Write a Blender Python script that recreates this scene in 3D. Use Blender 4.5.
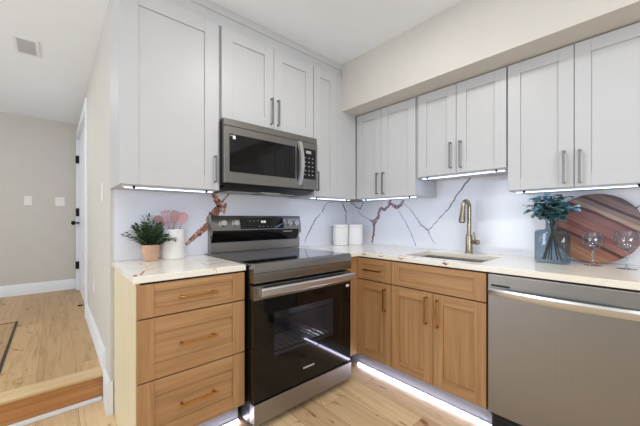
import bpy, bmesh, math, random
from mathutils import Vector, Matrix, noise
random.seed(7)
C = bpy.context.scene.collection
SC = bpy.context.scene
for o in list(bpy.data.objects): bpy.data.objects.remove(o)

# ------------------------------------------------------------------ camera, world, light, exposure
CAM = Vector((-2.3913, -2.1668, 1.1689)); YAW = 0.726; FPX = 299.76
cam_d = bpy.data.cameras.new('camera'); cam = bpy.data.objects.new('camera', cam_d); C.objects.link(cam)
cam.location = CAM; cam.rotation_euler = (math.pi/2, 0, -YAW)
cam_d.sensor_width = 36; cam_d.lens = 36*FPX/640; cam_d.shift_y = (218.58-213)/640; cam_d.clip_start = 0.05
SC.camera = cam
SC.view_settings.view_transform = 'Standard'; SC.view_settings.look = 'None'
SC.view_settings.exposure = -0.75; SC.view_settings.gamma = 1; SC.view_settings.use_curve_mapping = False

W = bpy.data.worlds.new('world'); SC.world = W; W.use_nodes = True
bg = W.node_tree.nodes['Background']; bg.inputs[0].default_value = (0.84, 0.92, 1.0, 1); bg.inputs[1].default_value = 1.0

def lamp(name, kind, loc, power, rot=(0, 0, 0), size=1, size_y=None, col=(1, 1, 1), spread=None):
    d = bpy.data.lights.new(name, kind); d.energy = power; d.color = col
    if kind == 'AREA':
        d.size = size
        if size_y: d.shape = 'RECTANGLE'; d.size_y = size_y
        else: d.shape = 'DISK'
        if spread: d.spread = spread
    o = bpy.data.objects.new(name, d); C.objects.link(o); o.location = loc; o.rotation_euler = rot
    return o
PI = math.pi
# out-of-view daylight lamps without built windows, and assumed recessed lamps of kitchen and hall
lamp('unseen_daylight', 'AREA', (-3.4, -4.2, 1.3), 112, (PI/2+1.05, 0, -0.45), 1.8, 1.2, (0.86, 0.935, 1.0))  # added lamp, tilted upward to brighten the ceiling
lamp('unseen_daylight', 'AREA', (-4.95, -0.1, 1.25), 46, (PI/2+0.1, 0, -PI/2), 0.7, 1.6, (0.86, 0.935, 1.0))
for x, y, p in ((-1.35, -1.25, 15), (-2.7, -2.2, 11), (-1.2, -2.9, 11)):
    lamp('recessed_lamp', 'AREA', (x, y, 2.49), p, (0, 0, 0), 0.16, None, (1, 0.99, 0.97))
lamp('unseen_daylight', 'AREA', (-4.95, 1.7, 1.3), 15, (PI/2+0.6, 0, -PI/2), 1.4, 1.2, (0.86, 0.935, 1.0))  # added lamp that lifts the dark hall
lamp('recessed_lamp', 'AREA', (-3.1, 1.5, 2.49), 11, (0, 0, 0), 0.16, None, (1, 0.99, 0.97))

# ------------------------------------------------------------------ materials
def lin(c):
    r = []
    for v in c:
        v /= 255.0
        r.append(v/12.92 if v <= 0.04045 else ((v+0.055)/1.055)**2.4)
    return tuple(r)+(1.0,)
class NT:
    def __init__(s, name):
        s.m = bpy.data.materials.new(name); s.m.use_nodes = True; s.t = s.m.node_tree
        s.b = s.t.nodes['Principled BSDF']
    def n(s, typ, **kw):
        x = s.t.nodes.new(typ)
        for k, v in kw.items():
            if k.startswith('_'): setattr(x, k[1:], v)
            else: x.inputs[k.replace('__', ' ')].default_value = v
        return x
    def l(s, a, b): s.t.links.new(a, b)
    def ramp(s, fac, stops, interp='LINEAR'):
        r = s.t.nodes.new('ShaderNodeValToRGB'); e = r.color_ramp.elements; r.color_ramp.interpolation = interp
        while len(e) < len(stops): e.new(0.5)
        for i, (p, c) in enumerate(stops): e[i].position = p; e[i].color = c
        s.l(fac, r.inputs[0]); return r.outputs[0]
    def bump(s, h, strength=0.1, dist=0.002):
        b = s.n('ShaderNodeBump'); b.inputs['Strength'].default_value = strength; b.inputs['Distance'].default_value = dist
        s.l(h, b.inputs['Height']); s.l(b.outputs[0], s.b.inputs['Normal'])
def plain(name, col, rough=0.5, metal=0.0, var=0.04, scale=6.0, bump=0.0, spec=0.5, coat=0):
    k = NT(name); c = lin(col)
    tc = k.n('ShaderNodeTexCoord'); nz = k.n('ShaderNodeTexNoise', Scale=scale, Detail=3.0)
    k.l(tc.outputs['Object'], nz.inputs['Vector'])
    d = tuple(x*(1-var) for x in c[:3])+(1,); u = tuple(min(1, x*(1+var)) for x in c[:3])+(1,)
    k.l(k.ramp(nz.outputs[0], [(0.3, d), (0.7, u)]), k.b.inputs['Base Color'])
    k.b.inputs['Roughness'].default_value = rough; k.b.inputs['Metallic'].default_value = metal
    k.b.inputs['Specular IOR Level'].default_value = spec; k.b.inputs['Coat Weight'].default_value = coat
    if bump:
        n2 = k.n('ShaderNodeTexNoise', Scale=250.0, Detail=2.0); k.l(tc.outputs['Object'], n2.inputs['Vector']); k.bump(n2.outputs[0], bump, 0.001)
    return k.m
def wood(name, dark, mid, light, rough=0.42, su=55.0, sv=2.2):
    k = NT(name); uv = k.n('ShaderNodeUVMap'); mp = k.n('ShaderNodeMapping'); mp.inputs['Scale'].default_value = (su, sv, 1)
    k.l(uv.outputs[0], mp.inputs[0])
    n1 = k.n('ShaderNodeTexNoise', Scale=1.0, Detail=5.0, Roughness=0.6, Distortion=0.6); k.l(mp.outputs[0], n1.inputs['Vector'])
    mp2 = k.n('ShaderNodeMapping'); mp2.inputs['Scale'].default_value = (22, 0.8, 1); k.l(uv.outputs[0], mp2.inputs[0])
    n2 = k.n('ShaderNodeTexNoise', Scale=1.0, Detail=2.0, Distortion=1.2); k.l(mp2.outputs[0], n2.inputs['Vector'])
    mx = k.n('ShaderNodeMath', _operation='MULTIPLY_ADD'); mx.inputs[1].default_value = 0.55; k.l(n1.outputs[0], mx.inputs[0])
    m2 = k.n('ShaderNodeMath', _operation='MULTIPLY'); m2.inputs[1].default_value = 0.45; k.l(n2.outputs[0], m2.inputs[0]); k.l(m2.outputs[0], mx.inputs[2])
    k.l(k.ramp(mx.outputs[0], [(0.3, lin(dark)), (0.5, lin(mid)), (0.7, lin(light))]), k.b.inputs['Base Color'])
    k.b.inputs['Roughness'].default_value = rough; k.bump(n1.outputs[0], 0.08, 0.0008)
    return k.m
def floor_mat(name, c0=(186, 144, 102), c1=(220, 186, 144), c2=(234, 204, 164)):
    k = NT(name); tc = k.n('ShaderNodeTexCoord'); sep = k.n('ShaderNodeMapping'); sep.inputs['Rotation'].default_value = (0, 0, PI/2)
    k.l(tc.outputs['Object'], sep.inputs[0])
    br = k.n('ShaderNodeTexBrick', Scale=1.0); br.offset = 0.37; br.offset_frequency = 2
    br.inputs['Color1'].default_value = (0, 0, 0, 1); br.inputs['Color2'].default_value = (1, 1, 1, 1); br.inputs['Mortar'].default_value = (0.5, 0.5, 0.5, 1)
    br.inputs['Mortar Size'].default_value = 0.0012; br.inputs['Brick Width'].default_value = 1.25; br.inputs['Row Height'].default_value = 0.19; br.inputs['Bias'].default_value = 0.0
    k.l(sep.outputs[0], br.inputs['Vector'])
    off = k.n('ShaderNodeVectorMath', _operation='MULTIPLY_ADD'); off.inputs[1].default_value = (7, 7, 7); k.l(br.outputs['Color'], off.inputs[0]); k.l(tc.outputs['Object'], off.inputs[2])
    mp = k.n('ShaderNodeMapping'); mp.inputs['Scale'].default_value = (24, 1.6, 1); k.l(off.outputs[0], mp.inputs[0])
    n1 = k.n('ShaderNodeTexNoise', Scale=1.0, Detail=5.0, Roughness=0.62, Distortion=1.0); k.l(mp.outputs[0], n1.inputs['Vector'])
    base = k.ramp(n1.outputs[0], [(0.25, lin(c0)), (0.48, lin(c1)), (0.75, lin(c2))])
    tone = k.ramp(br.outputs['Color'], [(0.0, lin((225, 215, 205))), (1.0, lin((255, 255, 250)))])
    mm = k.n('ShaderNodeMixRGB', _blend_type='MULTIPLY'); mm.inputs[0].default_value = 1; k.l(base, mm.inputs[1]); k.l(tone, mm.inputs[2])
    # knots
    mpk = k.n('ShaderNodeMapping'); mpk.inputs['Scale'].default_value = (9, 3.2, 1); k.l(off.outputs[0], mpk.inputs[0])
    vo = k.n('ShaderNodeTexNoise', Scale=1.0, Detail=3.0, Distortion=2.0); k.l(mpk.outputs[0], vo.inputs['Vector'])
    kn = k.ramp(vo.outputs[0], [(0.28, lin((190, 150, 118))), (0.36, (1, 1, 1, 1))])
    m3 = k.n('ShaderNodeMixRGB', _blend_type='MULTIPLY'); m3.inputs[0].default_value = 1; k.l(mm.outputs[0], m3.inputs[1]); k.l(kn, m3.inputs[2])
    m4 = k.n('ShaderNodeMixRGB', _blend_type='MIX'); k.l(br.outputs['Fac'], m4.inputs[0]); k.l(m3.outputs[0], m4.inputs[1]); m4.inputs[2].default_value = lin((150, 112, 76))
    k.l(m4.outputs[0], k.b.inputs['Base Color']); k.b.inputs['Roughness'].default_value = 0.38
    return k.m
def stone(name, base, veincol, amount, warm):
    k = NT(name); tc = k.n('ShaderNodeTexCoord')
    n0 = k.n('ShaderNodeTexNoise', Scale=2.2, Detail=5.0, Distortion=1.6); k.l(tc.outputs['Object'], n0.inputs['Vector'])
    s = k.n('ShaderNodeMath', _operation='SUBTRACT'); s.inputs[1].default_value = 0.5; k.l(n0.outputs[0], s.inputs[0])
    a = k.n('ShaderNodeMath', _operation='ABSOLUTE'); k.l(s.outputs[0], a.inputs[0])
    n1 = k.n('ShaderNodeTexNoise', Scale=1.3, Detail=2.0); k.l(tc.outputs['Object'], n1.inputs['Vector'])
    mask = k.ramp(n1.outputs[0], [(0.5, (0, 0, 0, 1)), (0.62, (1, 1, 1, 1))])
    v = k.ramp(a.outputs[0], [(0.0, (amount, amount, amount, 1)), (0.012, (0, 0, 0, 1))])
    mu = k.n('ShaderNodeMath', _operation='MULTIPLY'); k.l(mask, mu.inputs[0]); k.l(v, mu.inputs[1])
    n2 = k.n('ShaderNodeTexNoise', Scale=3.0, Detail=3.0); k.l(tc.outputs['Object'], n2.inputs['Vector'])
    bc = k.ramp(n2.outputs[0], [(0.35, lin(base)), (0.7, lin(warm))])
    mx = k.n('ShaderNodeMixRGB'); k.l(mu.outputs[0], mx.inputs[0]); k.l(bc, mx.inputs[1]); mx.inputs[2].default_value = lin(veincol)
    k.l(mx.outputs[0], k.b.inputs['Base Color']); k.b.inputs['Roughness'].default_value = 0.16
    return k.m
def vein(name, a, b, c, rough=0.2):
    k = NT(name); tc = k.n('ShaderNodeTexCoord'); nz = k.n('ShaderNodeTexNoise', Scale=38.0, Detail=4.0, Roughness=0.7); k.l(tc.outputs['Object'], nz.inputs['Vector'])
    k.l(k.ramp(nz.outputs[0], [(0.35, lin(a)), (0.5, lin(b)), (0.64, lin(c))]), k.b.inputs['Base Color']); k.b.inputs['Roughness'].default_value = rough
    return k.m
def steel(name, col, rough=0.3, axis=2, var=0.06, bump=0.03):
    k = NT(name); tc = k.n('ShaderNodeTexCoord'); mp = k.n('ShaderNodeMapping')
    sc = [300, 300, 300]; sc[axis] = 1.5; mp.inputs['Scale'].default_value = sc; k.l(tc.outputs['Object'], mp.inputs[0])
    nz = k.n('ShaderNodeTexNoise', Scale=1.0, Detail=2.0); k.l(mp.outputs[0], nz.inputs['Vector'])
    c = lin(col)
    k.l(k.ramp(nz.outputs[0], [(0.3, tuple(x*(1-var) for x in c[:3])+(1,)), (0.7, tuple(min(1, x*(1+var)) for x in c[:3])+(1,))]), k.b.inputs['Base Color'])
    k.b.inputs['Metallic'].default_value = 1; k.b.inputs['Roughness'].default_value = rough; k.bump(nz.outputs[0], bump, 0.0004)
    return k.m
def emit(name, col, strength):
    k = NT(name); k.b.inputs['Base Color'].default_value = lin(col); k.b.inputs['Emission Color'].default_value = lin(col); k.b.inputs['Emission Strength'].default_value = strength
    return k.m
def glass(name, col, rough=0.0, ior=1.45, tint=None):
    k = NT(name); k.b.inputs['Base Color'].default_value = lin(col); k.b.inputs['Transmission Weight'].default_value = 1; k.b.inputs['Roughness'].default_value = rough; k.b.inputs['IOR'].default_value = ior
    return k.m
def thin_glass(name, col, gloss=0.12):
    k = NT(name); tr = k.n('ShaderNodeBsdfTransparent'); tr.inputs[0].default_value = lin(col)
    gl = k.n('ShaderNodeBsdfGlossy'); gl.inputs['Roughness'].default_value = 0.03
    fr = k.n('ShaderNodeLayerWeight', Blend=0.5); pw = k.n('ShaderNodeMath', _operation='POWER'); pw.inputs[1].default_value = 3.5; k.l(fr.outputs['Facing'], pw.inputs[0])
    ad = k.n('ShaderNodeMath', _operation='MULTIPLY_ADD'); ad.inputs[1].default_value = 0.5; ad.inputs[2].default_value = gloss; ad.use_clamp = True; k.l(pw.outputs[0], ad.inputs[0])
    mx = k.n('ShaderNodeMixShader'); k.l(ad.outputs[0], mx.inputs[0]); k.l(tr.outputs[0], mx.inputs[1]); k.l(gl.outputs[0], mx.inputs[2])
    k.l(mx.outputs[0], k.t.nodes['Material Output'].inputs['Surface'])
    return k.m

M = dict(
    wall=plain('wall_paint', (208, 203, 195), 0.85, var=0.015, bump=0.05),
    ceil=plain('ceiling_paint', (243, 246, 250), 0.9, var=0.01),
    trim=plain('trim_paint', (236, 238, 242), 0.45, var=0.01),
    white=plain('white_cabinet', (201, 201, 202), 0.42, var=0.012),
    oak=wood('honey_oak', (152, 110, 70), (178, 134, 90), (196, 154, 108)),
    oak_daylit=wood('daylit_oak', (218, 202, 162), (232, 220, 186), (240, 230, 200), su=70),  # side panel oak made paler, daylight falling on it is in the colour
    oakdark=plain('cabinet_inside', (60, 38, 22), 0.7),
    floor=floor_mat('oak_planks', (200, 160, 118), (232, 202, 162), (242, 216, 180)), hallfloor=floor_mat('hall_oak_planks', (168, 130, 88), (200, 164, 118), (214, 180, 134)),
    riser=wood('riser_oak', (160, 104, 56), (186, 130, 78), (200, 148, 96), su=40),
    nose=wood('nosing_oak', (196, 164, 118), (214, 184, 138), (226, 200, 156), su=40),
    counter=stone('cream_quartz', (246, 238, 220), (172, 120, 80), 0.75, (250, 245, 236)),
    splash=plain('white_quartz', (245, 245, 251), 0.13, var=0.012, scale=2.5),
    rust=vein('rust_vein', (228, 208, 204), (184, 124, 100), (118, 68, 52)),
    grey=vein('grey_vein', (190, 196, 212), (142, 144, 158), (96, 94, 106)),
    mauve=vein('mauve_vein', (200, 196, 208), (158, 136, 140), (112, 86, 90)),
    steel=steel('brushed_steel', (146, 143, 139), 0.3, axis=0),
    steelv=steel('brushed_steel_door', (156, 153, 150), 0.38, axis=2, var=0.02, bump=0.008),
    steelb=steel('bright_steel', (214, 214, 214), 0.34, axis=1),
    nickel=plain('brushed_nickel', (146, 146, 148), 0.32, 1.0, var=0.05),
    brass=plain('champagne_brass', (190, 140, 78), 0.3, 1.0, var=0.05),
    faucet=plain('warm_brushed_nickel', (172, 158, 136), 0.26, 1.0, var=0.05),
    black=plain('black_enamel', (16, 16, 18), 0.3),
    blackm=plain('black_plastic', (26, 26, 28), 0.5),
    bglass=plain('black_glass', (8, 8, 9), 0.05, spec=0.4, var=0.0),
    cook=plain('ceramic_glass', (10, 10, 12), 0.06, spec=1.0, var=0.0, coat=0.6),
    cavity=plain('oven_enamel', (130, 130, 136), 0.5, var=0.1),
    rack=plain('rack_chrome', (190, 190, 190), 0.25, 1.0),
    ovenwin=thin_glass('tinted_oven_glass', (190, 190, 194), 0.03),
    legend=emit('lit_legend', (230, 236, 240), 0.9),
    print_=plain('grey_print', (170, 170, 172), 0.5),
    sticker=plain('white_sticker', (240, 240, 240), 0.5),
    led=emit('led_light', (176, 200, 255), 10.5),
    ledf=emit('led_light_floor', (222, 222, 255), 34.0),
    toe=plain('silver_toe_kick', (164, 166, 172), 0.4, 0.0, var=0.03),
    terra=plain('terracotta', (212, 170, 144), 0.75, var=0.08, scale=20),
    soil=plain('potting_soil', (60, 42, 30), 0.95, var=0.3, scale=80),
    leaf=plain('fern_leaf', (84, 108, 74), 0.45, var=0.6, scale=60),
    stem=plain('leaf_stem', (76, 92, 50), 0.6, var=0.2),
    euc=vein('eucalyptus_leaf', (58, 72, 56), (92, 134, 138), (136, 184, 196), 0.4),  # mottled leaf tone; pale teal end paints in strip-light highlights
    twig=plain('dark_twig', (58, 46, 36), 0.6, var=0.2),
    ceramic=plain('white_ceramic', (240, 236, 230), 0.3, var=0.015),
    pink=plain('pink_silicone', (196, 150, 150), 0.5, var=0.04),
    pinkl=plain('pale_pink_silicone', (204, 158, 154), 0.5, var=0.04),
    vase=thin_glass('smoky_blue_glass', (224, 232, 237), 0.045),
    water=thin_glass('clear_glass', (244, 246, 249), 0.07), crystal=thin_glass('crystal_stem', (232, 236, 242), 0.2),
    hinge=plain('black_hinge', (22, 20, 20), 0.4, 0.6),
    dark=plain('dark_strip', (48, 38, 28), 0.5),
    plate=plain('switch_plate', (236, 234, 230), 0.4),
    grille=plain('vent_grey', (186, 186, 188), 0.6),
    basin=steel('sink_steel', (170, 164, 156), 0.32, axis=1),
)
def board_mat():
    k = NT('striped_board'); uv = k.n('ShaderNodeUVMap'); sx = k.n('ShaderNodeSeparateXYZ'); k.l(uv.outputs[0], sx.inputs[0])
    nz0 = k.n('ShaderNodeTexNoise', Scale=5.0, Detail=2.0); k.l(uv.outputs[0], nz0.inputs['Vector'])
    ma = k.n('ShaderNodeMath', _operation='MULTIPLY_ADD'); ma.inputs[1].default_value = 0.05; k.l(nz0.outputs[0], ma.inputs[0]); k.l(sx.outputs[0], ma.inputs[2])
    st = [(0.0, (112, 96, 94)), (0.08, (140, 118, 112)), (0.17, (96, 78, 80)), (0.21, (150, 128, 120)), (0.27, (186, 158, 142)), (0.325, (108, 70, 70)), (0.36, (150, 104, 98)),
          (0.47, (166, 116, 104)), (0.56, (146, 92, 86)), (0.63, (170, 114, 94)), (0.71, (92, 56, 58)), (0.75, (172, 112, 84)), (0.84, (192, 142, 106)), (0.93, (176, 122, 88))]
    c = k.ramp(ma.outputs[0], [(p, lin(q)) for p, q in st], 'CONSTANT')
    mp = k.n('ShaderNodeMapping'); mp.inputs['Scale'].default_value = (60, 4, 1); k.l(uv.outputs[0], mp.inputs[0])
    nz = k.n('ShaderNodeTexNoise', Scale=1.0, Detail=4.0, Distortion=1.0); k.l(mp.outputs[0], nz.inputs['Vector'])
    g = k.ramp(nz.outputs[0], [(0.3, lin((205, 190, 185))), (0.65, (1, 1, 1, 1))])
    mm = k.n('ShaderNodeMixRGB', _blend_type='MULTIPLY'); mm.inputs[0].default_value = 1; k.l(c, mm.inputs[1]); k.l(g, mm.inputs[2])
    k.l(mm.outputs[0], k.b.inputs['Base Color']); k.b.inputs['Roughness'].default_value = 0.4
    return k.m
M['board'] = board_mat()

# ------------------------------------------------------------------ mesh helpers
def world_f(u, o, z): return (u, o, z)
def back_f(u, o, z): return (u, -o, z)          # fronts facing the room from the range wall: u = x, o = distance from wall
def right_f(u, o, z): return (-o, -u, z)        # fronts on the sink wall: u = -y, o = distance from wall
def hall_f(u, o, z): return (-2.14-o, u, z)
class MB:
    def __init__(s, f=world_f):
        s.bm = bmesh.new(); s.f = f; s.uv = s.bm.loops.layers.uv.new('UVMap'); s.mi = 0
    def _face(s, vs, uvs=None):
        try: fc = s.bm.faces.new(vs)
        except ValueError: return
        fc.material_index = s.mi
        if uvs:
            for lp, c in zip(fc.loops, uvs): lp[s.uv].uv = c
    def box(s, u0, u1, o0, o1, z0, z1, grain='z', taper=None):
        ro, rg = random.uniform(0, 9), random.uniform(0, 9)
        P = [(u, o, z) for u in (u0, u1) for o in (o0, o1) for z in (z0, z1)]
        vs = [s.bm.verts.new(s.f(*p)) for p in P]
        for q in ((0, 1, 3, 2), (4, 6, 7, 5), (0, 4, 5, 1), (2, 3, 7, 6), (0, 2, 6, 4), (1, 5, 7, 3)):
            uvs = []
            for i in q:
                u, o, z = P[i]
                al, ac = {'z': (z, u+o), 'u': (u, z+o), 'o': (o, u+z)}[grain]
                uvs.append((ac+ro, al+rg))
            s._face([vs[i] for i in q], uvs)
        return s
    def prism(s, prof, a0, a1, plane='oz'):
        """profile extruded along the remaining axis; prof in (o,z) -> along u, (u,z) -> along o, (u,o) -> along z"""
        def pt(p, a):
            return {'oz': (a, p[0], p[1]), 'uz': (p[0], a, p[1]), 'uo': (p[0], p[1], a)}[plane]
        A = [s.bm.verts.new(s.f(*pt(p, a0))) for p in prof]; B = [s.bm.verts.new(s.f(*pt(p, a1))) for p in prof]
        n = len(prof)
        for i in range(n):
            j = (i+1) % n; s._face([A[i], A[j], B[j], B[i]], [(0.1*i, a0), (0.1*i+.1, a0), (0.1*i+.1, a1), (0.1*i, a1)])
        s._face(A[::-1], [p for p in prof][::-1]); s._face(B, [p for p in prof])
        return s
    def lathe(s, prof, cx, cy, n=28, sx=1, sy=1, power=None, rot=0):
        rings = []
        for r, z in prof:
            if r < 1e-6: rings.append([s.bm.verts.new(s.f(cx, cy, z))]); continue
            ring = []
            for k in range(n):
                a = 2*PI*k/n; c, d = math.cos(a), math.sin(a)
                if power:
                    c = math.copysign(abs(c)**power, c); d = math.copysign(abs(d)**power, d)
                X, Y = r*c*sx, r*d*sy
                ring.append(s.bm.verts.new(s.f(cx+X*math.cos(rot)-Y*math.sin(rot), cy+X*math.sin(rot)+Y*math.cos(rot), z)))
            rings.append(ring)
        for a, b in zip(rings, rings[1:]):
            if len(a) == 1 and len(b) == 1: continue
            for k in range(n):
                j = (k+1) % n
                if len(a) == 1: s._face([a[0], b[j], b[k]])
                elif len(b) == 1: s._face([a[k], a[j], b[0]])
                else: s._face([a[k], a[j], b[j], b[k]])
        return s
    def tube(s, pts, r, n=10, caps=True, flat=None):
        pts = [Vector(s.f(*p)) for p in pts]; rs = r if isinstance(r, (list, tuple)) else [r]*len(pts); prev = None; rings = []
        for i, p in enumerate(pts):
            t = (pts[min(i+1, len(pts)-1)]-pts[max(i-1, 0)]).normalized()
            if prev is None:
                a = t.orthogonal().normalized()
            else:
                a = (prev-t*prev.dot(t)).normalized()
            prev = a; b = t.cross(a)
            rings.append([s.bm.verts.new(p+(a*math.cos(2*PI*k/n)+b*math.sin(2*PI*k/n))*rs[i]) for k in range(n)])
        for a, b in zip(rings, rings[1:]):
            for k in range(n): s._face([a[k], a[(k+1) % n], b[(k+1) % n], b[k]])
        if caps: s._face(rings[0][::-1]); s._face(rings[-1])
        return s
    def grid(s, us, os_, z0, z1, inside):
        """slab of grid cells kept where inside(i,j); side walls where a neighbour is missing"""
        V = {}
        def v(i, j, k):
            if (i, j, k) not in V: V[(i, j, k)] = s.bm.verts.new(s.f(us[i], os_[j], (z0, z1)[k]))
            return V[(i, j, k)]
        nu, no = len(us)-1, len(os_)-1
        ok = lambda i, j: 0 <= i < nu and 0 <= j < no and inside(i, j)
        for i in range(nu):
            for j in range(no):
                if not ok(i, j): continue
                for k in (0, 1): s._face([v(i, j, k), v(i+1, j, k), v(i+1, j+1, k), v(i, j+1, k)])
                if not ok(i-1, j): s._face([v(i, j, 0), v(i, j+1, 0), v(i, j+1, 1), v(i, j, 1)])
                if not ok(i+1, j): s._face([v(i+1, j, 0), v(i+1, j+1, 0), v(i+1, j+1, 1), v(i+1, j, 1)])
                if not ok(i, j-1): s._face([v(i, j, 0), v(i+1, j, 0), v(i+1, j, 1), v(i, j, 1)])
                if not ok(i, j+1): s._face([v(i, j+1, 0), v(i+1, j+1, 0), v(i+1, j+1, 1), v(i, j+1, 1)])
        return s
    def build(s, name, mat, parent=None, bevel=0.0, smooth=True, seg=2, recalc=True, angle=35):
        if recalc: bmesh.ops.recalc_face_normals(s.bm, faces=s.bm.faces[:])
        org = Vector((0, 0, 0)); q = parent
        while q is not None: org += q.location; q = q.parent
        me = bpy.data.meshes.new(name); 
        for v in s.bm.verts: v.co -= org
        s.bm.to_mesh(me); s.bm.free()
        for m in (mat if isinstance(mat, (list, tuple)) else [mat]): me.materials.append(m)
        o = bpy.data.objects.new(name, me); C.objects.link(o)
        if parent is not None: o.parent = parent
        if smooth:
            for p in me.polygons: p.use_smooth = True
            me.set_sharp_from_angle(angle=math.radians(angle))
        if bevel:
            b = o.modifiers.new('bevel', 'BEVEL'); b.width = bevel; b.segments = seg; b.limit_method = 'ANGLE'; b.angle_limit = math.radians(40); b.harden_normals = True
        return o
def tag(o, label, cat, group=None):
    o['label'] = label; o['category'] = cat
    if group: o['group'] = group
    return o
def thing(name, label, cat, loc, group=None):
    o = bpy.data.objects.new(name, None); C.objects.link(o); o.location = loc; o.empty_display_size = 0.05
    return tag(o, label, cat, group)
def struct(o): o['kind'] = 'structure'; return o
def ribbon(mb, pts, widths, f, off, seed=0, sub=8, jag=0.10):
    """vein lying in a slab face: pts in (u,z), widths in metres, off = distance from wall"""
    P = []
    for i in range(len(pts)-1):
        for k in range(sub):
            t = k/sub; P.append((Vector(pts[i]).lerp(Vector(pts[i+1]), t), widths[i]*(1-t)+widths[i+1]*t))
    P.append((Vector(pts[-1]), widths[-1]))
    prev = None
    for i, (p, w) in enumerate(P):
        a = P[max(0, i-1)][0]; b = P[min(len(P)-1, i+1)][0]; t = (b-a).normalized(); n = Vector((-t.y, t.x))
        nz = noise.noise(Vector((p.x*60+seed, p.y*60, seed))); nz2 = noise.noise(Vector((p.x*60, p.y*60+seed, 3+seed)))
        c = p+n*nz*(0.004+w*0.22); hw = max(0.0006, w*0.5*(1+jag*2.2*nz2))
        l, r = c+n*hw, c-n*hw
        cur = (mb.bm.verts.new(f(l.x, off, l.y)), mb.bm.verts.new(f(r.x, off, r.y)))
        if prev: mb._face([prev[0], prev[1], cur[1], cur[0]])
        prev = cur

# ------------------------------------------------------------------ setting
CEIL = 2.505; HF = 0.18
struct(MB().box(-5.2, 0.1, -4.4, 0.24, -0.06, 0).build('floor', M['floor']))
struct(MB().box(-5.2, -2.12, 0.24, 3.42, -0.06, HF).build('floor_hall', M['hallfloor']))
struct(MB().box(-5.2, 0.12, -4.4, 3.42, CEIL, CEIL+0.08).build('ceiling', M['ceil']))
struct(MB().box(-2.14, 0.12, 0.0, 0.12, -0.06, CEIL).build('wall_back', M['wall']))
struct(MB().box(0.0, 0.12, -4.4, 0.0, -0.06, CEIL).build('wall_right', M['wall']))
struct(MB().box(-5.2, -2.0, 3.3, 3.42, 0, CEIL).build('wall_hall_end', M['wall']))
# hall side wall with a door opening
DY0, DY1, DZ = 1.66, 3.16, 2.27
w = MB(); w.box(-2.14, -2.03, 0.12, DY0, -0.06, CEIL); w.box(-2.14, -2.03, DY0, DY1, DZ, CEIL); w.box(-2.14, -2.03, DY1, 3.3, 0, CEIL)
struct(w.build('wall_hall_side', M['wall']))
struct(MB().box(-0.517, 0, -4.4, -0.335, 2.10, CEIL).build('wall_soffit', M['wall']))
# step riser and nosing
struct(MB().box(-5.2, -2.142, 0.222, 0.2395, 0.0, HF-0.03, 'u').build('trim_1', M['riser'], bevel=0.001))
nb = MB().prism([(0.30, HF-0.028), (0.205, HF-0.028), (0.195, HF-0.02), (0.192, HF-0.008), (0.198, HF+0.003), (0.21, HF+0.006), (0.30, HF+0.004)], -5.2, -2.15, 'oz')
struct(nb.build('trim_2', M['nose']))
# quarter round under the riser, light line at floor
struct(MB().box(-5.2, -2.157, 0.204, 0.222, 0.0, 0.026).build('trim_3', M['trim'], bevel=0.006))
# baseboards
def baseboard(name, f, u0, u1, o, z0, h=0.14):
    return struct(MB(f).prism([(o, z0), (o+0.016, z0), (o+0.016, z0+h-0.025), (o+0.009, z0+h-0.008), (o+0.006, z0+h), (o, z0+h)], u0, u1, 'oz').build(name, M['trim']))
baseboard('baseboard_end', lambda u, o, z: (u, 3.3-o, z), -5.2, -2.156, 0, HF)
baseboard('baseboard_hall', hall_f, 0.2, DY0-0.09, 0, HF)
baseboard('baseboard_step', hall_f, -0.012, 0.2, 0, 0, 0.2)
struct(MB().box(-2.156, -2.126, -0.014, 0.0, 0, 0.2).build('baseboard_return', M['trim'], bevel=0.003))
# door with casing
cs = MB(hall_f); cs.box(DY0-0.09, DY0, 0, 0.02, HF, DZ+0.09); cs.box(DY1, DY1+0.09, 0, 0.02, HF, DZ+0.09); cs.box(DY0, DY1, 0, 0.02, DZ, DZ+0.09)
cs.box(DY0, DY0+0.02, -0.11, 0, HF, DZ); cs.box(DY1-0.02, DY1, -0.11, 0, HF, DZ); cs.box(DY0, DY1, -0.11, 0, DZ-0.02, DZ)
dr = thing('door_1', 'white double hall door in its casing on the right of the hall', 'door', (-2.14, 2.68, HF)); struct(dr)
cs.build('door_casing', M['trim'], dr, bevel=0.003)
ds = MB(hall_f); DM = 2.40; ds.box(DM+0.002, DY1-0.02, -0.05, -0.012, HF+0.008, DZ-0.02); 
for z0, z1 in ((HF+0.2, HF+0.85), (HF+1.0, HF+1.95)):
    for y0, y1 in ((DM+0.11, DM+0.34), (DM+0.41, DM+0.64)): ds.box(y0, y1, -0.012, -0.006, z0, z1)
d2 = MB(hall_f); d2.box(DY0+0.02, DM-0.002, -0.05, -0.012, HF+0.008, DZ-0.02)
for z0, z1 in ((HF+0.2, HF+0.85), (HF+1.0, HF+1.95)):
    for y0, y1 in ((DY0+0.12, DY0+0.34), (DY0+0.41, DY0+0.63)): d2.box(y0, y1, -0.012, -0.006, z0, z1)
d2.build('door_slab', M['trim'], dr, bevel=0.003)
slab = ds.build('door_slab', M['trim'], dr, bevel=0.003)
for z in (1.93, 0.48): MB(hall_f).box(DY1-0.05, DY1-0.005, -0.012, 0.03, z, z+0.1).build('hinge', M['hinge'], dr, bevel=0.002)
MB(hall_f).box(DY1-0.08, DY1-0.03, -0.012, 0.028, 1.2, 1.31).build('latch_plate', M['hinge'], dr, bevel=0.003)
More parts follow.
